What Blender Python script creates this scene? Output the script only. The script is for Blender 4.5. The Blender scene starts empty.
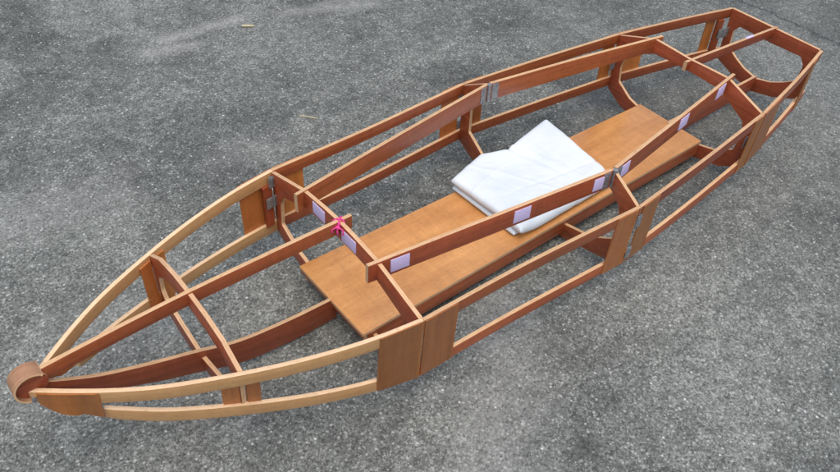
import bpy, bmesh, math, random
from mathutils import Vector, Matrix, noise
from mathutils.geometry import tessellate_polygon

random.seed(7)
S, X0, Z0 = 1.35, 1.9, 0.028          # design units -> metres, boat centred on the origin, ground at z = 0
def W(p): return Vector(((p[0] - X0) * S, p[1] * S, (p[2] - Z0) * S))
scene = bpy.context.scene
col = scene.collection

# ------------------------------------------------------------------ materials
def new_mat(name):
    m = bpy.data.materials.new(name); m.use_nodes = True
    nt = m.node_tree
    return m, nt, nt.nodes, nt.links, nt.nodes['Principled BSDF']

def ramp(n, stops):
    r = n.new('ShaderNodeValToRGB')
    while len(r.color_ramp.elements) < len(stops): r.color_ramp.elements.new(0.5)
    for e, (p, c) in zip(r.color_ramp.elements, stops):
        e.position = p; e.color = (*c, 1) if len(c) == 3 else c
    return r

def wood(name, dark, light, rough=0.42, grain=70.0, along=3.0, coat=0.15, fig=0.0, stripes=False, vary=0.24, ribbon=0.05):
    m, nt, n, l, b = new_mat(name)
    uv = n.new('ShaderNodeUVMap'); info = n.new('ShaderNodeObjectInfo')
    off = n.new('ShaderNodeVectorMath'); off.operation = 'MULTIPLY_ADD'
    comb = n.new('ShaderNodeCombineXYZ')
    l.new(info.outputs['Random'], comb.inputs[0]); l.new(info.outputs['Random'], comb.inputs[1])
    l.new(comb.outputs[0], off.inputs[0]); off.inputs[1].default_value = (37.3, 11.9, 0); l.new(uv.outputs[0], off.inputs[2])
    mp = n.new('ShaderNodeMapping'); mp.inputs['Scale'].default_value = (along, grain, 1); l.new(off.outputs[0], mp.inputs[0])
    n1 = n.new('ShaderNodeTexNoise'); n1.inputs['Scale'].default_value = 1.0; n1.inputs['Detail'].default_value = 7
    n1.inputs['Roughness'].default_value = 0.62; n1.inputs['Distortion'].default_value = 0.5; l.new(mp.outputs[0], n1.inputs[0])
    mp2 = n.new('ShaderNodeMapping'); mp2.inputs['Scale'].default_value = (along * 14, grain * 6, 1); l.new(off.outputs[0], mp2.inputs[0])
    n2 = n.new('ShaderNodeTexNoise'); n2.inputs['Scale'].default_value = 1.0; n2.inputs['Detail'].default_value = 3; l.new(mp2.outputs[0], n2.inputs[0])
    mp3 = n.new('ShaderNodeMapping'); mp3.inputs['Scale'].default_value = (4.0, 9.0, 1); l.new(off.outputs[0], mp3.inputs[0])
    n3 = n.new('ShaderNodeTexNoise'); n3.inputs['Scale'].default_value = 1.0; n3.inputs['Detail'].default_value = 4; l.new(mp3.outputs[0], n3.inputs[0])
    a = n.new('ShaderNodeMath'); a.operation = 'MULTIPLY_ADD'; l.new(n2.outputs[0], a.inputs[0]); a.inputs[1].default_value = 0.45; l.new(n1.outputs[0], a.inputs[2])
    a2 = n.new('ShaderNodeMath'); a2.operation = 'MULTIPLY_ADD'; l.new(n3.outputs[0], a2.inputs[0]); a2.inputs[1].default_value = 0.5 + fig; l.new(a.outputs[0], a2.inputs[2])
    r = ramp(n, [(0.66 + fig * .4, dark), (1.28 - 0.0 + fig * .4 if False else 1.0, light)])
    mr = n.new('ShaderNodeMapRange'); mr.inputs[1].default_value = 0.62 + fig * .3; mr.inputs[2].default_value = 1.34 + fig * .7
    l.new(a2.outputs[0], mr.inputs[0])
    r = ramp(n, [(0.0, dark), (1.0, light)]); l.new(mr.outputs[0], r.inputs[0])
    colour = r.outputs[0]
    if stripes:                                   # plies in a cut plywood edge
        sep = n.new('ShaderNodeSeparateXYZ'); l.new(uv.outputs[0], sep.inputs[0])
        sn = n.new('ShaderNodeMath'); sn.operation = 'MULTIPLY'; l.new(sep.outputs[1], sn.inputs[0]); sn.inputs[1].default_value = 2 * math.pi / 0.0052
        si = n.new('ShaderNodeMath'); si.operation = 'SINE'; l.new(sn.outputs[0], si.inputs[0])
        m2 = n.new('ShaderNodeMapRange'); m2.inputs[1].default_value = -0.2; m2.inputs[2].default_value = 1; m2.inputs[3].default_value = 1.0; m2.inputs[4].default_value = 0.80
        l.new(si.outputs[0], m2.inputs[0])
        mx = n.new('ShaderNodeMix'); mx.data_type = 'RGBA'; mx.blend_type = 'MULTIPLY'; mx.inputs[0].default_value = 1
        l.new(colour, mx.inputs[6]); l.new(m2.outputs[0], mx.inputs[7]); colour = mx.outputs[2]
    mp4 = n.new('ShaderNodeMapping'); mp4.inputs['Scale'].default_value = (34, 9, 1); l.new(off.outputs[0], mp4.inputs[0])
    n4 = n.new('ShaderNodeTexNoise'); n4.inputs['Scale'].default_value = 1.0; n4.inputs['Detail'].default_value = 4; n4.inputs['Distortion'].default_value = .8; l.new(mp4.outputs[0], n4.inputs[0])
    r4 = n.new('ShaderNodeMapRange'); r4.inputs[1].default_value = .3; r4.inputs[2].default_value = .7; r4.inputs[3].default_value = 1 - ribbon; r4.inputs[4].default_value = 1 + ribbon
    l.new(n4.outputs[0], r4.inputs[0])
    mx4 = n.new('ShaderNodeMix'); mx4.data_type = 'RGBA'; mx4.blend_type = 'MULTIPLY'; mx4.inputs[0].default_value = 1
    l.new(colour, mx4.inputs[6]); l.new(r4.outputs[0], mx4.inputs[7]); colour = mx4.outputs[2]
    # a few dark pores and rubbed marks
    mp5 = n.new('ShaderNodeMapping'); mp5.inputs['Scale'].default_value = (60, 420, 1); l.new(off.outputs[0], mp5.inputs[0])
    n5 = n.new('ShaderNodeTexNoise'); n5.inputs['Scale'].default_value = 1.0; n5.inputs['Detail'].default_value = 2; l.new(mp5.outputs[0], n5.inputs[0])
    r5 = n.new('ShaderNodeMapRange'); r5.inputs[1].default_value = .60; r5.inputs[2].default_value = .74; r5.inputs[3].default_value = 1; r5.inputs[4].default_value = .55
    l.new(n5.outputs[0], r5.inputs[0])
    mx5 = n.new('ShaderNodeMix'); mx5.data_type = 'RGBA'; mx5.blend_type = 'MULTIPLY'; mx5.inputs[0].default_value = 1
    l.new(colour, mx5.inputs[6]); l.new(r5.outputs[0], mx5.inputs[7]); colour = mx5.outputs[2]
    hv = n.new('ShaderNodeHueSaturation')
    hm = n.new('ShaderNodeMath'); hm.operation = 'MULTIPLY'; l.new(info.outputs['Random'], hm.inputs[0]); hm.inputs[1].default_value = 17.3
    hf = n.new('ShaderNodeMath'); hf.operation = 'FRACT'; l.new(hm.outputs[0], hf.inputs[0])
    hr = n.new('ShaderNodeMapRange'); hr.inputs[3].default_value = .5 - .022 * vary; hr.inputs[4].default_value = .5 + .014 * vary
    l.new(hf.outputs[0], hr.inputs[0]); l.new(hr.outputs[0], hv.inputs['Hue'])
    vr = n.new('ShaderNodeMapRange'); vr.inputs[3].default_value = 1 - vary; vr.inputs[4].default_value = 1 + vary
    l.new(info.outputs['Random'], vr.inputs[0]); l.new(vr.outputs[0], hv.inputs['Value']); l.new(colour, hv.inputs['Color'])
    l.new(hv.outputs[0], b.inputs['Base Color'])
    rr = n.new('ShaderNodeMapRange'); rr.inputs[3].default_value = rough - 0.1; rr.inputs[4].default_value = rough + 0.14
    l.new(n3.outputs[0], rr.inputs[0]); l.new(rr.outputs[0], b.inputs['Roughness'])
    b.inputs['Coat Weight'].default_value = coat; b.inputs['Coat Roughness'].default_value = 0.28
    bp = n.new('ShaderNodeBump'); bp.inputs['Strength'].default_value = 0.18; bp.inputs['Distance'].default_value = 0.001
    l.new(a.outputs[0], bp.inputs['Height']); l.new(bp.outputs[0], b.inputs['Normal'])
    return m

M_RED = wood('red_brown_plywood', (0.170, 0.035, 0.0105), (0.430, 0.112, 0.036), ribbon=.09, vary=.26)
M_EDGE = wood('cut_plywood_edge', (0.50, 0.275, 0.125), (0.74, 0.495, 0.275), rough=0.55, grain=160, along=22, coat=0.05, stripes=True, vary=0.12)
M_ORANGE = wood('orange_brown_plywood', (0.29, 0.088, 0.018), (0.47, 0.170, 0.039), grain=60, along=4)
M_PINE = wood('varnished_pine', (0.42, 0.215, 0.078), (0.62, 0.37, 0.160), grain=90, along=3, vary=.08)
M_PINE_TOP = wood('pale_pine_top', (0.64, 0.42, 0.22), (0.84, 0.61, 0.38), grain=120, along=6, rough=0.5, vary=.08)
M_BOARD = wood('light_brown_floor_plywood', (0.42, 0.172, 0.045), (0.70, 0.350, 0.118), grain=34, along=3, coat=0.3, rough=0.34, fig=0.5, vary=0.0, ribbon=.08)
M_STEM = wood('laminated_bow_wood', (0.19, 0.085, 0.040), (0.37, 0.205, 0.110), grain=110, along=14, rough=0.5)

def plain(name, c, rough=0.5, metal=0.0, nscale=60, amt=0.12):
    m, nt, n, l, b = new_mat(name)
    tc = n.new('ShaderNodeTexCoord'); nz = n.new('ShaderNodeTexNoise'); nz.inputs['Scale'].default_value = nscale; nz.inputs['Detail'].default_value = 5
    l.new(tc.outputs['Object'], nz.inputs[0])
    r = ramp(n, [(0.3, tuple(x * (1 - amt) for x in c)), (0.7, tuple(min(1, x * (1 + amt)) for x in c))]); l.new(nz.outputs[0], r.inputs[0])
    l.new(r.outputs[0], b.inputs['Base Color']); b.inputs['Roughness'].default_value = rough; b.inputs['Metallic'].default_value = metal
    bp = n.new('ShaderNodeBump'); bp.inputs['Strength'].default_value = 0.15; bp.inputs['Distance'].default_value = 0.001
    l.new(nz.outputs[0], bp.inputs['Height']); l.new(bp.outputs[0], b.inputs['Normal'])
    return m
M_LILAC = plain('lilac_patch', (0.58, 0.50, 0.74), 0.75, nscale=400)
M_STEEL = plain('dull_steel', (0.30, 0.31, 0.32), 0.55, 0.7, nscale=90, amt=0.25)
M_PINK = plain('pink_string', (0.68, 0.045, 0.24), 0.6, nscale=200)
M_STRAW = plain('dry_straw', (0.55, 0.47, 0.28), 0.8, nscale=150, amt=0.25)

# ------------------------------------------------------------------ mesh helpers
def finish(name, bm, mats, parent=None, bev=0.0011, smooth=32):
    bm.normal_update()
    if bev:
        es = [e for e in bm.edges if len(e.link_faces) == 2 and e.calc_face_angle(0) > math.radians(42)]
        bmesh.ops.bevel(bm, geom=es, offset=bev, segments=2, profile=0.6, affect='EDGES', clamp_overlap=True, material=-1)
    bmesh.ops.recalc_face_normals(bm, faces=bm.faces)
    me = bpy.data.meshes.new(name); bm.to_mesh(me); bm.free()
    for m in mats: me.materials.append(m)
    me.polygons.foreach_set('use_smooth', [True] * len(me.polygons))
    me.set_sharp_from_angle(angle=math.radians(smooth))
    o = bpy.data.objects.new(name, me); col.objects.link(o)
    if parent: o.parent = parent
    return o

def interp(pts, n):
    """Catmull-Rom through a list of equal-length tuples"""
    if len(pts) == 2:
        return [tuple(a + (b - a) * i / n for a, b in zip(*pts)) for i in range(n + 1)]
    P = [Vector(p) if len(p) <= 4 else p for p in pts]
    P = [2 * P[0] - P[1]] + P + [2 * P[-1] - P[-2]]
    out = []
    segs = len(pts) - 1
    for i in range(segs):
        p0, p1, p2, p3 = P[i:i + 4]
        k = max(1, n // segs)
        for j in range(k):
            t = j / k
            out.append(tuple(0.5 * ((2 * p1) + (-p0 + p2) * t + (2 * p0 - 5 * p1 + 4 * p2 - p3) * t * t + (-p0 + 3 * p1 - 3 * p2 + p3) * t ** 3)))
    out.append(tuple(pts[-1]))
    return out

def sweep(name, pts, t, mats, parent, side=0.0, n=28, bev=0.0011):
    """rail of thickness t: pts = (x, y, z_top, height); side = +1: thickness goes to +y of the path, -1: to -y, 0: centred.
    mats: [face, edge]"""
    bm = bmesh.new(); uvl = bm.loops.layers.uv.new('UVMap')
    P = interp(pts, n)
    rings = []; s = 0; prev = None
    for i, (x, y, z, h) in enumerate(P):
        a = P[max(0, i - 1)]; b = P[min(len(P) - 1, i + 1)]
        d = Vector((b[0] - a[0], b[1] - a[1])).normalized(); nn = Vector((-d.y, d.x))
        if nn.y < 0: nn = -nn
        lo = {0: -t / 2, 1: 0, -1: -t}[side]
        A = W((x + nn.x * lo, y + nn.y * lo, z)); B = W((x + nn.x * (lo + t), y + nn.y * (lo + t), z))
        if prev is not None: s += (A - prev).length
        prev = A
        dz = Vector((0, 0, -h * S))
        rings.append(([bm.verts.new(v) for v in (A, B, B + dz, A + dz)], s, h * S))
    T = t * S
    for (r0, s0, h0), (r1, s1, h1) in zip(rings, rings[1:]):
        for k, mat in ((0, 1), (1, 0), (2, 1), (3, 0)):
            k2 = (k + 1) % 4
            f = bm.faces.new((r0[k], r0[k2], r1[k2], r1[k])); f.material_index = mat
            v = [(0, T), (0.5, 0.5 + h0), (1.0, 1.0 + T), (2 + h0, 2)][k]
            for lp, u in zip(f.loops, ((s0, v[0]), (s0, v[1]), (s1, v[1]), (s1, v[0]))): lp[uvl].uv = u
    for (r, s0, h) in (rings[0], rings[-1]):
        f = bm.faces.new(r); f.material_index = 1
        for lp, u in zip(f.loops, ((0, 0), (0, T), (h, T), (h, 0))): lp[uvl].uv = u
    return finish(name, bm, mats, parent, bev)

def plate(name, outer, holes, to3d, t, mats, parent, grain=0, bev=0.001):
    """flat sheet cut to an outline: outer / holes in 2-D, to3d(u, v, w) gives design coordinates, w from -t/2 to t/2"""
    bm = bmesh.new(); uvl = bm.loops.layers.uv.new('UVMap')
    loops = [outer] + holes
    flat = [p for lp in loops for p in lp]
    tris = tessellate_polygon([[Vector((p[0], p[1], 0)) for p in lp] for lp in loops])
    va = [bm.verts.new(W(to3d(p[0], p[1], -t / 2))) for p in flat]
    vb = [bm.verts.new(W(to3d(p[0], p[1], t / 2))) for p in flat]
    def fuv(p): return (p[0] * S, p[1] * S) if grain == 0 else (p[1] * S, p[0] * S)
    for tr in tris:
        for vs, idx in ((va, tr), (vb, tr[::-1])):
            try: f = bm.faces.new([vs[i] for i in idx])
            except ValueError: continue
            for lp, i in zip(f.loops, idx): lp[uvl].uv = fuv(flat[i])
    o = 0
    for lp in loops:
        m = len(lp); s = 0
        for i in range(m):
            j = (i + 1) % m
            d = (Vector(lp[j]) - Vector(lp[i])).length * S
            f = bm.faces.new((va[o + i], va[o + j], vb[o + j], vb[o + i])); f.material_index = 1
            for lq, u in zip(f.loops, ((s, 0), (s + d, 0), (s + d, t * S), (s, t * S))): lq[uvl].uv = u
            s += d
        o += m
    bmesh.ops.recalc_face_normals(bm, faces=bm.faces)
    # keep the triangulated faces flat and whole before bevelling
    bmesh.ops.dissolve_limit(bm, angle_limit=math.radians(1), verts=[], edges=[e for e in bm.edges if len(e.link_faces) == 2 and all(f.material_index == 0 for f in e.link_faces)], use_dissolve_boundaries=False) if not holes else None
    return finish(name, bm, mats, parent, bev)

def round_poly(pts, r, n=5):
    """round the corners of a closed polygon; r is one radius or a list"""
    out = []; m = len(pts)
    for i in range(m):
        p = Vector(pts[i]); a = Vector(pts[i - 1]); b = Vector(pts[(i + 1) % m])
        rr = r[i] if isinstance(r, (list, tuple)) else r
        if rr <= 0: out.append(tuple(p)); continue
        da = (a - p); db = (b - p)
        k = min(rr, da.length * .45, db.length * .45)
        A = p + da.normalized() * k; B = p + db.normalized() * k
        for j in range(n + 1):
            t = j / n
            out.append(tuple((1 - t) ** 2 * A + 2 * t * (1 - t) * p + t * t * B))
    return out

def mirror(half):
    """half outline from the centre (y = 0) out and round; returns the closed symmetric loop"""
    return half + [(-y, z) for y, z in reversed(half) if abs(y) > 1e-6]

def box_bm(bm, c, sx, sy, sz, rot=None):
    """box in metres centred at c"""
    r = bmesh.ops.create_cube(bm, size=1.0)
    M = Matrix.Translation(c) @ (rot.to_4x4() if rot else Matrix()) @ Matrix.Diagonal((sx, sy, sz, 1))
    bmesh.ops.transform(bm, matrix=M, verts=r['verts'])
def cyl_bm(bm, a, b, rad, seg=12):
    a = Vector(a); b = Vector(b); d = b - a
    r = bmesh.ops.create_cone(bm, cap_ends=True, segments=seg, radius1=rad, radius2=rad, depth=d.length)
    M = Matrix.Translation((a + b) / 2) @ d.to_track_quat('Z', 'Y').to_matrix().to_4x4()
    bmesh.ops.transform(bm, matrix=M, verts=r['verts'])

# ------------------------------------------------------------------ the boat
boat = bpy.data.objects.new('kayak_frame', None); col.objects.link(boat)
boat.location = (0, 0, 0); boat.empty_display_size = 0.3
boat['label'] = 'open wooden folding kayak skeleton with red-brown ribs, long rails and a floor board'
boat['category'] = 'boat frame'

T = 0.0088                                 # plywood thickness
RH = 0.029                                 # side rail height
XS = [1.1402, 1.4622, 2.0402, 2.5817, 3.0]
GUN_F = [(.845, .009), (.90, .0515), (.96, .0935), (1.03, .1345), (1.14, .1835), (1.25, .2235), (1.36, .2530), (1.462, .270)]
GUN = [[(1.4625, .2703), (1.72, .2765), (2.0400, .2963)], [(2.0405, .2963), (2.29, .2745), (2.5815, .2431)], [(2.582, .2431), (2.80, .2005), (3.0, .1544)]]
CHN_F = [(.905, .0485, .2145), (.96, .0855, .2005), (1.03, .1255, .184), (1.14, .1740, .1635), (1.25, .2150, .1450), (1.36, .2465, .1300), (1.462, .266, .1205)]
CHN = [[(1.4625, .266, .122), (1.72, .2735, .120), (2.0400, .2925, .122)], [(2.0405, .2925, .122), (2.29, .2715, .122), (2.5815, .2405, .124)], [(2.582, .2405, .124), (2.80, .198, .127), (3.0, .1525, .131)]]
GZ = 0.2620

def lerp_path(paths, x):
    for p in paths:
        if p[0][0] - 1e-6 <= x <= p[-1][0] + 1e-6:
            Q = interp(p, 40)
            for a, b in zip(Q, Q[1:]):
                if a[0] <= x <= b[0] + 1e-9:
                    k = (x - a[0]) / max(1e-9, b[0] - a[0]); return [u + (v - u) * k for u, v in zip(a, b)]
    return list(paths[-1][-1])
GALL = [GUN_F] + GUN; CALL = [CHN_F] + CHN

RAIL_MATS = [M_RED, M_EDGE]
for sd in (1, -1):
    # outer face of the rail lies on the path, thickness goes inboard
    sweep('gunwale', [(x, y * sd, GZ, RH) for x, y in GUN_F], T, [M_PINE, M_PINE_TOP], boat, side=-sd, n=48)
    sweep('chine_rail', [(.934, lerp_path([CHN_F], .934)[1] * sd, lerp_path([CHN_F], .934)[2], .024)] + [(x, y * sd, z, RH) for x, y, z in CHN_F[1:]], T, [M_PINE, M_PINE_TOP], boat, side=-sd, n=48)
    for g_, c_ in zip(GUN, CHN):
        sweep('gunwale', [(x, y * sd, GZ, RH) for x, y in g_], T, RAIL_MATS, boat, side=-sd)
        sweep('chine_rail', [(x, y * sd, z, RH) for x, y, z in c_], T, RAIL_MATS, boat, side=-sd)

# --- ribs: rings cut from sheet, standing across the boat
def rib(name, x, outer_half, hole_half, rad=0.01, hrad=0.005):
    outer = mirror(outer_half); hole = mirror(hole_half)
    return plate(name, outer, [round_poly(hole, hrad)] if hole_half else [], lambda u, v, w: (x + w, u, v), T, [M_RED, M_EDGE], boat)

rib('rib', XS[0], [(0, .306), (.06, .303), (.12, .292), (.174, .2600), (.166, .135), (.13, .118), (.06, .100), (0, .094)],
    [(0, .263), (.06, .259), (.115, .247), (.147, .222), (.152, .182), (.140, .160), (.08, .143), (0, .126)])
rib2 = rib('rib', XS[1], [(0, .3085), (.05, .306), (.125, .2985), (.2605, .2600), (.2565, .090), (.20, .062), (.10, .038), (0, .034)],
    [(0, .264), (.06, .263), (.115, .258), (.212, .2215), (.230, .190), (.2345, .125), (.170, .0895), (.10, .076), (0, .072)])
# middle rib: open at the cockpit, two knees joined by a bar under the floor
ok = [(.2, .3055), (.2075, .3065), (.2870, .2600), (.2835, .092), (.235, .066), (.11, .036), (0, .032)]
ik = [(0, .070), (.10, .076), (.195, .099), (.2500, .136), (.2515, .205), (.2435, .2317), (.213, .258), (.2, .262)]
half = ok + ik[0:1] + ik[1:]
right = ok; left = [(-y, z) for y, z in reversed(ok) if y > 0]
loop = ok + left + [(-y, z) for y, z in reversed(ik)] + [p for p in ik if p[0] > 0]
plate('rib', loop, [], lambda u, v, w: (XS[2] + w, u, v), T, [M_RED, M_EDGE], boat)
rib4 = rib('rib', XS[3], [(0, .2975), (.06, .300), (.12, .3015), (.2335, .2600), (.2310, .088), (.177, .056), (.09, .036), (0, .032)],
    [(0, .266), (.06, .265), (.11, .262), (.197, .214), (.206, .172), (.200, .125), (.150, .093), (.09, .078), (0, .072)])
rib5 = rib('transom', 2.9955, [(0, .2640), (.1456, .2635), (.1440, .098), (.07, .066), (0, .050)],
    [(0, .219), (.105, .222), (.121, .200), (.1175, .147), (.085, .125), (.048, .106), (0, .094)], hrad=0.006)

# --- ridge beams, keel and stem on the centre line
rf = sweep('ridge_beam', [(.862, 0, .294, .031), (1.0, 0, .303, .030), (1.14, 0, .3095, .031), (1.31, 0, .3110, .032), (1.489, 0, .3110, .033)], T, RAIL_MATS, boat)
ra = sweep('ridge_beam', [(2.560, 0, .2975, .026), (3.003, 0, .2660, .026)], T, RAIL_MATS, boat)
kp = [(.868, .266, .028), (.895, .247, .034), (.956, .212, .042), (1.042, .178, .052), (1.131, .148, .060), (1.218, .117, .065), (1.33, .103, .066), (1.445, .0985, .062)]
sweep('keel', [(x, 0, z, h) for x, z, h in kp], T, RAIL_MATS, boat, n=56)
sweep('keel', [(2.565, 0, .101, .062), (2.99, 0, .105, .048)], T, RAIL_MATS, boat)

# bow stem: a bent laminated strip rolled round a cheek plate
stem = None
bm = bmesh.new(); uvl = bm.loops.layers.uv.new('UVMap')
cx, cz, R1, R2, hw = .8535, .2720, .0310, .0270, .0165
A0, A1, NA = math.radians(48), math.radians(300), 40
rings = []
for i in range(NA + 1):
    a = A0 + (A1 - A0) * i / NA
    ca, sa = math.cos(a), math.sin(a)
    rings.append([bm.verts.new(W((cx + ca * r, y, cz + sa * r))) for r, y in ((R1, -hw), (R1, hw), (R2, hw), (R2, -hw))])
for i in range(NA):
    for k in range(4):
        f = bm.faces.new((rings[i][k], rings[i][(k + 1) % 4], rings[i + 1][(k + 1) % 4], rings[i + 1][k]))
        f.material_index = 1 if k in (1, 3) else 0
        s0, s1 = i * .0046, (i + 1) * .0046
        v = [(0, .044), (0, .008), (0.1, .144), (0, .008)][k]
        for lp, u in zip(f.loops, ((s0, v[0]), (s0, v[1]), (s1, v[1]), (s1, v[0]))): lp[uvl].uv = u
for r in (rings[0], rings[-1]): bm.faces.new(r)
stem = finish('bow_stem', bm, [M_STEM, M_EDGE], boat, 0.0012)
circ = [(cx + .0265 * math.cos(a), cz + .0265 * math.sin(a)) for a in [2 * math.pi * i / 36 for i in range(36)]]
plate('cheek_plate', circ, [], lambda u, v, w: (u, w, v), .017, [M_RED, M_EDGE], stem)
bm = bmesh.new(); q = W((.8475, -.012, .2470)); cyl_bm(bm, q + Vector((0, -.006, 0)), q + Vector((0, .03, 0)), .0040, 12); cyl_bm(bm, q + Vector((0, -.009, 0)), q + Vector((0, -.005, 0)), .0065, 6)
finish('bolt', bm, [M_STEEL], stem, 0.0006)

# --- side panels, hinges and gussets
def side_plate(name, xa, xb, zb, zt, sd, off, t, mats, parent, rad=0.004, corner=None):
    """upright sheet following the side between two stations; off = inboard offset of its outer face"""
    n = 14
    bm = bmesh.new(); uvl = bm.loops.layers.uv.new('UVMap')
    rows = []
    for i in range(n + 1):
        x = xa + (xb - xa) * i / n
        g = lerp_path(GALL, x); c = lerp_path(CALL, max(x, .905))
        b0 = zb if zb is not None else c[2] - RH
        if corner and i < n: b0 += corner * ((1 - i / n) ** 9 * .25 + (1 - i / n) * .9)
        def yy(z): return g[1] + (c[1] - g[1]) * min(1, max(0, (GZ - z) / (GZ - c[2]))) * min(1, max(0, (x - .86) / .045))
        row = []
        for z in (zt, b0):
            y = (yy(z) - off)
            row += [bm.verts.new(W((x, sd * y, z))), bm.verts.new(W((x, sd * (y - t), z)))]
        rows.append(row)
    for i in range(n):
        a, b = rows[i], rows[i + 1]
        for k, (p, q2, mat) in enumerate(((0, 2, 0), (1, 3, 0), (0, 1, 0), (2, 3, 0))):
            f = bm.faces.new((a[p], a[q2], b[q2], b[p])); f.material_index = mat
            for lp in f.loops:
                co = lp.vert.co
                lp[uvl].uv = (co.z, co.x) if mat == 0 else (co.x, co.y)
    for r in (rows[0], rows[-1]):
        f = bm.faces.new((r[0], r[1], r[3], r[2])); f.material_index = 0
        for lp in f.loops: lp[uvl].uv = (lp.vert.co.z, lp.vert.co.y)
    return finish(name, bm, mats, parent, 0.0009)

def hinge(parent, x, z, sd, off, leaf=.020, h=.030):
    """butt hinge on the side at station x: two leaves and a knuckle"""
    g = lerp_path(GALL, x); c = lerp_path(CALL, x)
    y = g[1] + (c[1] - g[1]) * (GZ - z) / (GZ - c[2])
    bm = bmesh.new()
    g2 = lerp_path(GALL, min(x + .02, 3.0)); g1 = lerp_path(GALL, x - .02)
    ang = math.atan2(sd * (g2[1] - g1[1]), g2[0] - g1[0])
    p = W((x, sd * (y - off), z)); R = Matrix.Rotation(ang, 3, 'Z')
    for s in (-1, 1):
        box_bm(bm, p + R @ Vector((s * leaf * S * .52, 0, 0)), leaf * S, .003, h * S, R)
        for dz in (-.3, 0.3):
            q = p + R @ Vector((s * leaf * S * .6, 0, dz * h * S)); o = R @ Vector((0, .0028, 0))
            cyl_bm(bm, q - o, q + o, .0022, 8)
    cyl_bm(bm, p + Vector((0, 0, -h * S * .5)), p + Vector((0, 0, h * S * .5)), .0042, 10)
    return finish('hinge', bm, [M_STEEL], parent, 0.0004)

PM = [M_ORANGE, M_EDGE]
PO = -0.0020                                 # panels lie on the outside of the rails
for sd in (1, -1):
    bp_ = side_plate('bow_panel', .853, .9325, .186, GZ - (.0012 if sd < 0 else .016), sd, -.0032, .0030, [M_ORANGE, M_EDGE], boat, corner=.038)
    for xa, xb in ((1.108, 1.1345), (1.1465, 1.168)):
        side_plate('gusset', xa, xb, .128, GZ - .011, sd, T + .0004, .0030, PM, boat)
    for st, xa, xb, xc, xd in ((1, 1.3725, 1.4600, 1.4645, 1.543), (2, 1.9700, 2.0310, 2.0500, 2.112), (3, 2.5350, 2.5780, 2.5860, 2.690), (4, 2.916, 2.950, None, None)):
        p1 = side_plate('side_panel', xa, xb, None, GZ - .0008, sd, PO, .0026, PM, boat)
        if xc: side_plate('side_panel', xc, xd, None, GZ - .0008, sd, PO, .0026, PM, boat)
        xh = {1: 1.452, 2: 2.0405, 3: 2.572, 4: 2.972}[st]
        if st in (1, 4):                        # hinges on the inside
            blk = side_plate('hinge_block', xh - .024, xh - .003, .122, GZ - RH, sd, T * .5, .010, [M_RED, M_EDGE], boat)
            hinge(p1, xh, .190, sd, T + .010)
            if st == 1 and sd > 0: hinge(p1, xh, .242, sd, T + .008, leaf=.008, h=.03)
        elif st == 2:
            for z in (.225, .128): hinge(p1, xh, z, sd, -.004, leaf=.008, h=.034)
        else:
            hinge(p1, xh, .17, sd, T + .006, leaf=.012)

# --- cockpit coaming rails: two hinged lengths each side
CO_F = [(1.438, .1250, .3010, .046), (1.74, .1655, .3055, .048), (2.0340, .2035, .3085, .048)]
CO_A = [(2.0460, .2035, .3085, .048), (2.32, .1625, .3080, .046), (2.606, .1165, .3050, .040)]
def on_path(path, x):
    Q = interp(path, 40)
    for a, b in zip(Q, Q[1:]):
        if a[0] <= x <= b[0] + 1e-9:
            k = (x - a[0]) / (b[0] - a[0]); return [u + (v - u) * k for u, v in zip(a, b)], math.atan2(b[1] - a[1], b[0] - a[0])
def patch_on(parent, path, x, sd, w, h, dz=0):
    p, ang = on_path(path, x)
    bm = bmesh.new(); uvl = bm.loops.layers.uv.new('UVMap')
    R = Matrix.Rotation(ang * sd, 3, 'Z')
    nrm = R @ Vector((0, -1, 0))             # starboard face
    c = W((p[0], sd * p[1], p[2] - p[3] * .5 + dz)) + nrm * (T * S / 2 + .0008)
    box_bm(bm, c, w * S, .0022, h * S, R)
    o = finish('fastener_patch', bm, [M_LILAC], parent, 0.0005)
    return o
for sd in (1, -1):
    f_ = sweep('coaming_rail', [(x, sd * y, z, h) for x, y, z, h in CO_F], T, RAIL_MATS, boat, n=32)
    a_ = sweep('coaming_rail', [(x, sd * y, z, h) for x, y, z, h in CO_A], T, RAIL_MATS, boat, n=32)
    if sd < 0:
        for x in (1.507, 1.795, 2.003): patch_on(f_, CO_F, x, sd, .042 if x < 1.95 else .036, .033)
        for x in (2.082, 2.345, 2.535): patch_on(a_, CO_A, x, sd, .042, .033)
    # strap hinge where the two lengths meet
    bm = bmesh.new()
    for path, x, s in ((CO_F, 2.020, 1), (CO_A, 2.060, 1)):
        p, ang = on_path(path, x); R = Matrix.Rotation(ang * sd, 3, 'Z')
        for k in (-1, 1):
            c = W((p[0], sd * p[1], p[2] - p[3] * .5)) + R @ Vector((0, k * (T * S / 2 + .0006), 0))
            box_bm(bm, c, .030 * S * .62, .0026, p[3] * S * .9, R)
            for dz in (-.28, .28):
                q = c + Vector((0, 0, dz * p[3] * S)); o = R @ Vector((0, .0026, 0)); cyl_bm(bm, q - o, q + o, .0028, 8)
    q = W((2.040, sd * .2045, .3085)); q.y += -sd * .0 ; dn = Vector((0, 0, -.047 * S))
    cyl_bm(bm, q + Vector((0, -.0075, .001)), q + dn + Vector((0, -.0075, 0)), .0075, 14)
    finish('hinge', bm, [M_STEEL], f_, 0.0005)

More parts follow.
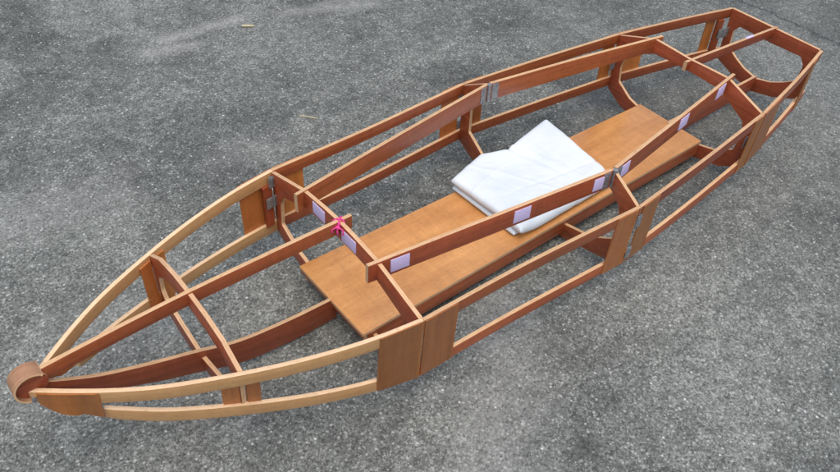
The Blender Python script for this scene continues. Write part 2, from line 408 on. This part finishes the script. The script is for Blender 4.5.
# lilac patches on the second rib and on the after ridge
for ya, yb in ((.090, .046), (-.014, -.062)):
    bm = bmesh.new(); zc = .285
    box_bm(bm, W((XS[1] - T / 2 - .0009, (ya + yb) / 2, .2835)), .0022, abs(ya - yb) * S, .030 * S)
    finish('fastener_patch', bm, [M_LILAC], rib2, 0.0005)
bm = bmesh.new(); p = W((2.86, 0, .2765)); sl = math.atan2(.0315, .443)
box_bm(bm, p + Vector((0, 0, .0006)), .034 * S, T * S * .96, .0022, Matrix.Rotation(sl, 3, 'Y'))
finish('fastener_patch', bm, [M_LILAC], ra, 0.0005)

# --- floor board: a sheet on a shallow tray of strips
fx0, fx1, fw0, fw1, fz = 1.432, 2.5755, .1215, .1085, .0995
fb = plate('floor_board', [(fx0, -fw0), (fx1, -fw1), (fx1, fw1), (fx0, fw0)], [], lambda u, v, w: (u, v, fz - .0045 + w), .009, [M_BOARD, M_EDGE], boat, bev=0.0016)
for sd in (1, -1):
    sweep('edge_strip', [(fx0 + .012, sd * (fw0 - .0015), fz - .0098, .038), (fx1 - .002, sd * (fw1 - .0015), fz - .0098, .038)], .009, [M_RED, M_EDGE], fb, side=-sd, n=6)
plate('edge_strip', [(-fw0 + .001, .079), (fw0 - .001, .079), (fw0 - .001, fz - .0098), (-fw0 + .001, fz - .0098)], [], lambda u, v, w: (fx0 + .006 + w, u, v), .008, [M_RED, M_EDGE], fb)

# ------------------------------------------------------------------ pink string tied where ridge and rib cross
TS = .82
tie = bpy.data.objects.new('string_tie', None); tie.scale = (TS, TS, TS); col.objects.link(tie); tie.location = W((1.462, 0, .31))
tie['label'] = 'bright pink string knotted round the crossing of centre beam and second rib'
tie['category'] = 'string'
def tube(name, pts, rad, mat, parent, seg=8, closed=False, n=40):
    Q = [Vector(p) for p in interp(pts, n)]
    bm = bmesh.new(); rings = []
    for i, p in enumerate(Q):
        d = (Q[min(i + 1, len(Q) - 1)] - Q[max(i - 1, 0)]).normalized()
        s = d.cross(Vector((.13, .21, .97))).normalized(); t2 = d.cross(s)
        r = rad * 1.15 * (1 if 0 < i < len(Q) - 1 else .6)
        rings.append([bm.verts.new(p + (s * math.cos(a) + t2 * math.sin(a)) * r) for a in [2 * math.pi * k / seg for k in range(seg)]])
    for a, b in zip(rings, rings[1:]):
        for k in range(seg): bm.faces.new((a[k], a[(k + 1) % seg], b[(k + 1) % seg], b[k]))
    bm.faces.new(rings[0]); bm.faces.new(rings[-1])
    o = finish(name, bm, [mat], parent, 0, smooth=80)
    return o
h = T * S / 2 / TS + .002
for k, (dx, dy) in enumerate(((-1, 1), (1, 1), (-1, -1))):
    c = .0045 * (k - 1)
    e = h + .005
    pts = [(-dx * e + c, -dy * e, -.016), (-dx * e * .9 + c, -dy * e * .9, -.004), (-dx * e * .5, -dy * e * .5, .0032), (c * .3, 0, .0045 + k * .0016), (dx * e * .5, dy * e * .5, .0032), (dx * e * .9 + c, dy * e * .9, -.004), (dx * e + c, dy * e, -.016)]
    tube('loop', pts, .0027, M_PINK, tie)
bm = bmesh.new(); r = bmesh.ops.create_icosphere(bm, subdivisions=3, radius=.0075)
for v in bm.verts:
    v.co *= 1 + .35 * noise.noise(v.co * 260); v.co += Vector((-h - .008, -.014, -.012))
finish('knot', bm, [M_PINK], tie, 0, smooth=80)
k0 = Vector((-h - .009, -.015, -.012))
for dv in (((-.008, .004, -.002), (-.017, .008, -.009), (-.016, .006, -.020)), ((.006, -.012, -.002), (.010, -.020, -.010), (.004, -.019, -.022)), ((-.003, -.003, -.010), (-.005, -.006, -.020), (-.002, -.003, -.030))):
    tube('tail', [tuple(k0)] + [tuple(k0 + Vector(d)) for d in dv], .0026, M_PINK, tie, n=18)

# ------------------------------------------------------------------ folded white cloth on the floor board
m, nt, n, l, b = new_mat('white_cloth')
tc = n.new('ShaderNodeTexCoord')
nz = n.new('ShaderNodeTexNoise'); nz.inputs['Scale'].default_value = 7; nz.inputs['Detail'].default_value = 2; l.new(tc.outputs['Object'], nz.inputs[0])
r = ramp(n, [(0.3, (0.60, 0.675, 0.715)), (0.7, (0.70, 0.755, 0.78))]); l.new(nz.outputs[0], r.inputs[0]); l.new(r.outputs[0], b.inputs['Base Color'])
b.inputs['Roughness'].default_value = 0.5; b.inputs['Subsurface Weight'].default_value = 0.05
wv = n.new('ShaderNodeTexNoise'); wv.inputs['Scale'].default_value = 900; l.new(tc.outputs['Object'], wv.inputs[0])
ws = n.new('ShaderNodeTexNoise'); ws.inputs['Scale'].default_value = 22; ws.inputs['Detail'].default_value = 4; ws.inputs['Distortion'].default_value = 1.2; l.new(tc.outputs['Object'], ws.inputs[0])
ad = n.new('ShaderNodeMath'); ad.operation = 'MULTIPLY_ADD'; l.new(wv.outputs[0], ad.inputs[0]); ad.inputs[1].default_value = .06; l.new(ws.outputs[0], ad.inputs[2])
bp = n.new('ShaderNodeBump'); bp.inputs['Strength'].default_value = 0.3; bp.inputs['Distance'].default_value = 0.007; l.new(ad.outputs[0], bp.inputs['Height']); l.new(bp.outputs[0], b.inputs['Normal'])
M_CLOTH = m

cloth = bpy.data.objects.new('folded_cloth', None); col.objects.link(cloth)
CL = W((2.05, .02, fz)); cloth.location = CL
cloth['label'] = 'white folded sheet of thin cloth lying on the floor board inside the kayak skeleton'
cloth['category'] = 'cloth'
def bil(q, u, v):
    (a, b, c, d) = [Vector(p) for p in q]
    return (a * (1 - u) + b * u) * (1 - v) + (d * (1 - u) + c * u) * v
def fold(name, quad, z0, thick, far_wave, seed, lift=None):
    """one folded thickness of cloth: a soft closed pad, u runs bow to stern, v near to far"""
    N = 110
    bm = bmesh.new(); top = []; bot = []
    p = 4.5
    for i in range(N + 1):
        rt, rb = [], []
        for j in range(N + 1):
            u, v = i / N, j / N
            # ease samples towards the rim so the fold is round
            uu = .5 - .5 * math.cos(math.pi * u); vv = .5 - .5 * math.cos(math.pi * v)
            P = bil(quad, uu, vv)
            P.y += far_wave(uu) * vv ** 2
            e = max(0.0, 1 - abs(2 * uu - 1) ** 26) ** .5 * max(0.0, 1 - abs(2 * vv - 1) ** 22) ** .5
            hgt = thick * .5 * e
            q3 = Vector((P.x * 5 + seed, P.y * 5, seed))
            und = .0022 * noise.noise(q3 * 1.6) + .0020 * noise.noise(q3 * 4.2) + .0014 * abs(noise.noise(Vector((P.x * 22 + P.y * 30, P.y * 6 - P.x * 9, seed))))
            lz = lift(uu, vv) if lift else 0
            t3 = Vector((P.x, P.y, z0 + thick * .5 + hgt + und * (0.35 + .65 * e) + lz)); b3 = Vector((P.x, P.y, z0 + thick * .5 - hgt + (lz + (und if z0 > fz + .004 else 0)) ))
            rim = i in (0, N) or j in (0, N)
            a = bm.verts.new(W(t3) - CL); rt.append(a)
            rb.append(a if rim else bm.verts.new(W(b3) - CL))
        top.append(rt); bot.append(rb)
    for i in range(N):
        for j in range(N):
            bm.faces.new((top[i][j], top[i + 1][j], top[i + 1][j + 1], top[i][j + 1]))
            try: bm.faces.new((bot[i][j], bot[i][j + 1], bot[i + 1][j + 1], bot[i + 1][j]))
            except ValueError: pass
    return finish(name, bm, [M_CLOTH], cloth, 0, smooth=75)
z = fz + .0006
def poly(*pts):
    def f(u):
        for (a, p), (c, q) in zip(pts, pts[1:]):
            if u <= c: return p + (q - p) * (u - a) / (c - a)
        return pts[-1][1]
    return f
def crease(d, w): return max(0.0, 1 - abs(d) / w) ** 1.4
fold('cloth_fold', [(1.884, -.090), (2.205, -.080), (2.225, .146), (1.876, .124)], z, .0165, poly((0, 0), (1, 0)), 1.3)
fold('cloth_fold', [(1.887, -.107), (2.214, -.100), (2.246, .172), (1.872, .126)], z + .0172, .027,
     poly((0, 0), (.33, .019), (.53, -.013), (.97, 0), (1, 0)), 9.7,
     lift=lambda u, v: -.0165 * max(0, 1 - v / .16) ** 1.2 * min(1, .2 + u * 5) + .006 * max(0, (u - .53) / .47) * v
     - .005 * crease(u - .53 - .20 * (1 - v), .035) * v + .0035 * crease(u - .565 - .24 * (1 - v), .03) * v
     + .0025 * crease(u - .16 - .42 * (1 - v), .022) - .0026 * crease(v - .46 + .22 * u, .020) * min(1, u * 2) - .0016 * crease(u - .34 + .18 * v, .014)
     + .0016 * crease(v - .70 - .12 * u, .02) * (1 - u) - .0014 * crease(u - .80 + .1 * v, .012))

# ------------------------------------------------------------------ ground
m, nt, n, l, b = new_mat('worn_asphalt')
tc = n.new('ShaderNodeTexCoord'); OB = tc.outputs['Object']
def tex_noise(scale, detail=5, rough=.55, dist=0, vec=None):
    t = n.new('ShaderNodeTexNoise'); t.inputs['Scale'].default_value = scale; t.inputs['Detail'].default_value = detail
    t.inputs['Roughness'].default_value = rough; t.inputs['Distortion'].default_value = dist; l.new(vec or OB, t.inputs[0]); return t
def math_(op, a, b_=None, c=None):
    t = n.new('ShaderNodeMath'); t.operation = op
    for i, x in enumerate((a, b_, c)):
        if x is None: continue
        if isinstance(x, (int, float)): t.inputs[i].default_value = x
        else: l.new(x, t.inputs[i])
    return t.outputs[0]
def mrange(x, a, b_, c, d):
    t = n.new('ShaderNodeMapRange'); l.new(x, t.inputs[0])
    for i, q in enumerate((a, b_, c, d)): t.inputs[i + 1].default_value = q
    return t.outputs[0]
def mixc(f, a, b_, mode='MIX'):
    t = n.new('ShaderNodeMix'); t.data_type = 'RGBA'; t.blend_type = mode
    if isinstance(f, (int, float)): t.inputs[0].default_value = f
    else: l.new(f, t.inputs[0])
    for i, x in ((6, a), (7, b_)):
        if isinstance(x, tuple): t.inputs[i].default_value = (*x, 1)
        else: l.new(x, t.inputs[i])
    return t.outputs[2]
def voro(scale, feat='F1', rnd=1.0):
    t = n.new('ShaderNodeTexVoronoi'); t.inputs['Scale'].default_value = scale; t.feature = feat; t.inputs['Randomness'].default_value = rnd; l.new(OB, t.inputs[0]); return t
big = tex_noise(0.9, 4, .6, .6); mid = tex_noise(4.5, 6, .65, .4); fine = tex_noise(105, 5, .7); grit = tex_noise(320, 3, .7)
va = voro(165); vb = voro(88); vc = voro(330)
sa_ = n.new('ShaderNodeSeparateXYZ'); l.new(va.outputs['Color'], sa_.inputs[0])
sb_ = n.new('ShaderNodeSeparateXYZ'); l.new(vb.outputs['Color'], sb_.inputs[0])
sc_ = n.new('ShaderNodeSeparateXYZ'); l.new(vc.outputs['Color'], sc_.inputs[0])
worn = math_('ADD', math_('MULTIPLY', big.outputs[0], .6), math_('MULTIPLY', mid.outputs[0], .4))
wornf = mrange(worn, .40, .60, 0, 1)
base = mixc(wornf, (.074, .079, .073), (.190, .199, .181))
tint = mrange(tex_noise(2.1, 3).outputs[0], .35, .65, 0, 1)
base = mixc(math_('MULTIPLY', tint, .35), base, (.130, .143, .128))
# stones: each cell its own grey, more of them bare and pale where the bitumen has worn off
clump = mrange(tex_noise(22, 5, .65).outputs[0], .36, .66, 0, 1)
wear2 = math_('MULTIPLY', math_('ADD', math_('MULTIPLY', wornf, .75), .25), math_('ADD', math_('MULTIPLY', clump, .8), .2))
base = mixc(1.0, base, mrange(sa_.outputs[0], 0, 1, .55, 1.45), 'MULTIPLY')
base = mixc(1.0, base, mrange(sc_.outputs[1], 0, 1, .74, 1.26), 'MULTIPLY')
base = mixc(1.0, base, mrange(fine.outputs[0], .32, .68, .76, 1.24), 'MULTIPLY')
base = mixc(1.0, base, mrange(clump, 0, 1, .80, 1.20), 'MULTIPLY')
bare = math_('MULTIPLY', mrange(math_('ADD', sa_.outputs[1], math_('MULTIPLY', wear2, .42)), .92, 1.06, 0, 1), mrange(va.outputs['Distance'], .30, .50, 1, 0))
base = mixc(math_('MULTIPLY', bare, .70), base, (.37, .385, .355))
bare2 = math_('MULTIPLY', mrange(math_('ADD', sb_.outputs[2], math_('MULTIPLY', wear2, .25)), .95, 1.06, 0, 1), mrange(vb.outputs['Distance'], .22, .46, 1, 0))
base = mixc(math_('MULTIPLY', bare2, .64), base, (.43, .445, .415))
pit = math_('MULTIPLY', math_('GREATER_THAN', sc_.outputs[2], .90), mrange(vc.outputs['Distance'], .3, .5, 1, 0))
base = mixc(math_('MULTIPLY', pit, .6), base, (.030, .032, .032))
chip = math_('MULTIPLY', math_('GREATER_THAN', sb_.outputs[0], .972), mrange(vb.outputs['Distance'], .20, .40, 1, 0))
base = mixc(math_('MULTIPLY', chip, mrange(sb_.outputs[1], 0, 1, .35, 1.0)), base, (.58, .59, .57))
# scraped pale streaks, a crack and a painted brightness fall-off, each at its own place on the ground
def streak(p0, p1, wid, colr, amt, base, jit=.05, hard=.5):
    sx = n.new('ShaderNodeSeparateXYZ'); l.new(OB, sx.inputs[0])
    p0 = Vector(p0); p1 = Vector(p1); d = p1 - p0; L = d.length; d.normalize(); nn = Vector((-d.y, d.x))
    jt = math_('MULTIPLY', math_('SUBTRACT', tex_noise(7, 6, .65).outputs[0], .5), jit)
    X = math_('SUBTRACT', sx.outputs[0], p0.x); Y = math_('SUBTRACT', sx.outputs[1], p0.y)
    a = math_('ADD', math_('MULTIPLY', X, d.x), math_('MULTIPLY', Y, d.y))
    c = math_('ABSOLUTE', math_('ADD', math_('ADD', math_('MULTIPLY', X, nn.x), math_('MULTIPLY', Y, nn.y)), jt))
    inl = math_('MULTIPLY', mrange(a, -.06, .04, 0, 1), mrange(a, L - .04, L + .06, 1, 0))
    k = math_('MULTIPLY', mrange(c, wid * hard, wid, 1, 0), inl)
    k = math_('MULTIPLY', k, mrange(math_('ADD', math_('MULTIPLY', fine.outputs[0], .5), math_('MULTIPLY', sa_.outputs[2], .5)), .25, .72, .15, 1))
    return mixc(math_('MULTIPLY', k, amt), base, colr)
GROUND_MARKS = True
pale = (.310, .312, .296)
base = streak((-.34, 1.76), (.06, 1.755), .05, pale, .95, base, .10, .2)
base = streak((-.46, 1.70), (-.22, 1.65), .045, pale, .85, base, .10, .2)
base = streak((.22, 1.70), (.68, 1.52), .07, pale, .7, base, .14, .1)
base = streak((-1.35, 1.02), (-.86, .86), .20, pale, .42, base, .35, .0)
base = streak((-1.30, .42), (-1.0, .30), .16, pale, .32, base, .35, .0)
base = streak((-.62, -.72), (-.12, -.20), .17, pale, .50, base, .35, .0)
base = streak((-.60, .86), (-.30, .86), .12, pale, .25, base, .3, .0)
base = streak((.9, .55), (3.2, -.9), 1.5, (.070, .074, .071), .42, base, .9, .1)  # broad dimming towards the stern: exposure fall-off painted into the asphalt colour
base = streak((1.9, 1.05), (2.26, .55), .022, (.030, .032, .034), .95, base, .10, .3)
base = streak((2.21, .60), (2.23, -.30), .018, (.030, .032, .034), .9, base, .12, .3)
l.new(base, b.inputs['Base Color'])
b.inputs['Roughness'].default_value = 0.82; b.inputs['Specular IOR Level'].default_value = 0.35
hgt = math_('ADD', math_('MULTIPLY', va.outputs['Distance'], -.6), math_('ADD', math_('MULTIPLY', fine.outputs[0], .9), math_('MULTIPLY', grit.outputs[0], .4)))
bp = n.new('ShaderNodeBump'); bp.inputs['Strength'].default_value = 0.5; bp.inputs['Distance'].default_value = 0.004
l.new(hgt, bp.inputs['Height']); l.new(bp.outputs[0], b.inputs['Normal'])
M_GROUND = m
for nm, a, bnd, c, rad, lab in (('dry_leaf_scrap', (.012, 1.678, .004), (.03, 1.66, .007), (.060, 1.650, .003), .0042, 'small pale dry leaf scrap on the bare asphalt, far from the boat'),
                         ('straw_stalk', (-.150, .940, .003), (-.128, .914, .006), (-.104, .886, .003), .0018, 'thin pale straw stalk on asphalt beside the far forward side of the boat frame')):
    o = tube(nm, [a, bnd, c], rad, M_STRAW, None, n=10)
    o['label'] = lab; o['category'] = 'plant debris'
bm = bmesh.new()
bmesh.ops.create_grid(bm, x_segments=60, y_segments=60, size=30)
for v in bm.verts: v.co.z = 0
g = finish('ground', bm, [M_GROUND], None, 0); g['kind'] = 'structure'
g['label'] = 'worn grey asphalt with pale stone chips under the boat frame'; g['category'] = 'ground'

# ------------------------------------------------------------------ camera
yaw, pit, rol, f = .7161, .7526, .0661, 797.3126
F = Vector((math.sin(yaw) * math.cos(pit), math.cos(yaw) * math.cos(pit), -math.sin(pit)))
r0 = Vector((math.cos(yaw), -math.sin(yaw), 0)); u0 = r0.cross(F)
R = math.cos(rol) * r0 + math.sin(rol) * u0; U = -math.sin(rol) * r0 + math.cos(rol) * u0
cam = bpy.data.cameras.new('camera'); co = bpy.data.objects.new('camera', cam); col.objects.link(co)
M3 = Matrix((R, U, -F)).transposed()
co.matrix_world = Matrix.Translation(W((.8227, -.9777, 1.3652))) @ M3.to_4x4()
cam.sensor_fit = 'HORIZONTAL'; cam.sensor_width = 36; cam.lens = f / 840 * 36; cam.clip_start = .05; cam.clip_end = 500
scene.camera = co

# ------------------------------------------------------------------ light: an overcast day
w = bpy.data.worlds.new('World'); scene.world = w; w.use_nodes = True
nt = w.node_tree; bg = nt.nodes['Background']
sky = nt.nodes.new('ShaderNodeTexSky'); sky.sky_type = 'NISHITA'; sky.sun_disc = False
EL, AZ = 72, -120                            # the sun's height and the bearing it shines from (degrees from +x towards +y)
sky.sun_elevation = math.radians(EL); sky.sun_rotation = math.radians(90 - AZ)
sky.air_density = 1.0; sky.dust_density = 4.0; sky.ozone_density = 1.0
nt.links.new(sky.outputs[0], bg.inputs[0]); bg.inputs[1].default_value = 0.15
sl = bpy.data.lights.new('sun', 'SUN'); sl.energy = 1.3; sl.angle = math.radians(70); sl.color = (1.0, .96, .90)
so = bpy.data.objects.new('sun', sl); col.objects.link(so)
dirv = Vector((math.cos(math.radians(AZ)) * math.cos(math.radians(EL)), math.sin(math.radians(AZ)) * math.cos(math.radians(EL)), math.sin(math.radians(EL))))
so.rotation_euler = dirv.to_track_quat('Z', 'Y').to_euler()
scene.view_settings.view_transform = 'Standard'; scene.view_settings.look = 'None'
scene.view_settings.exposure = 0.35; scene.view_settings.gamma = 1
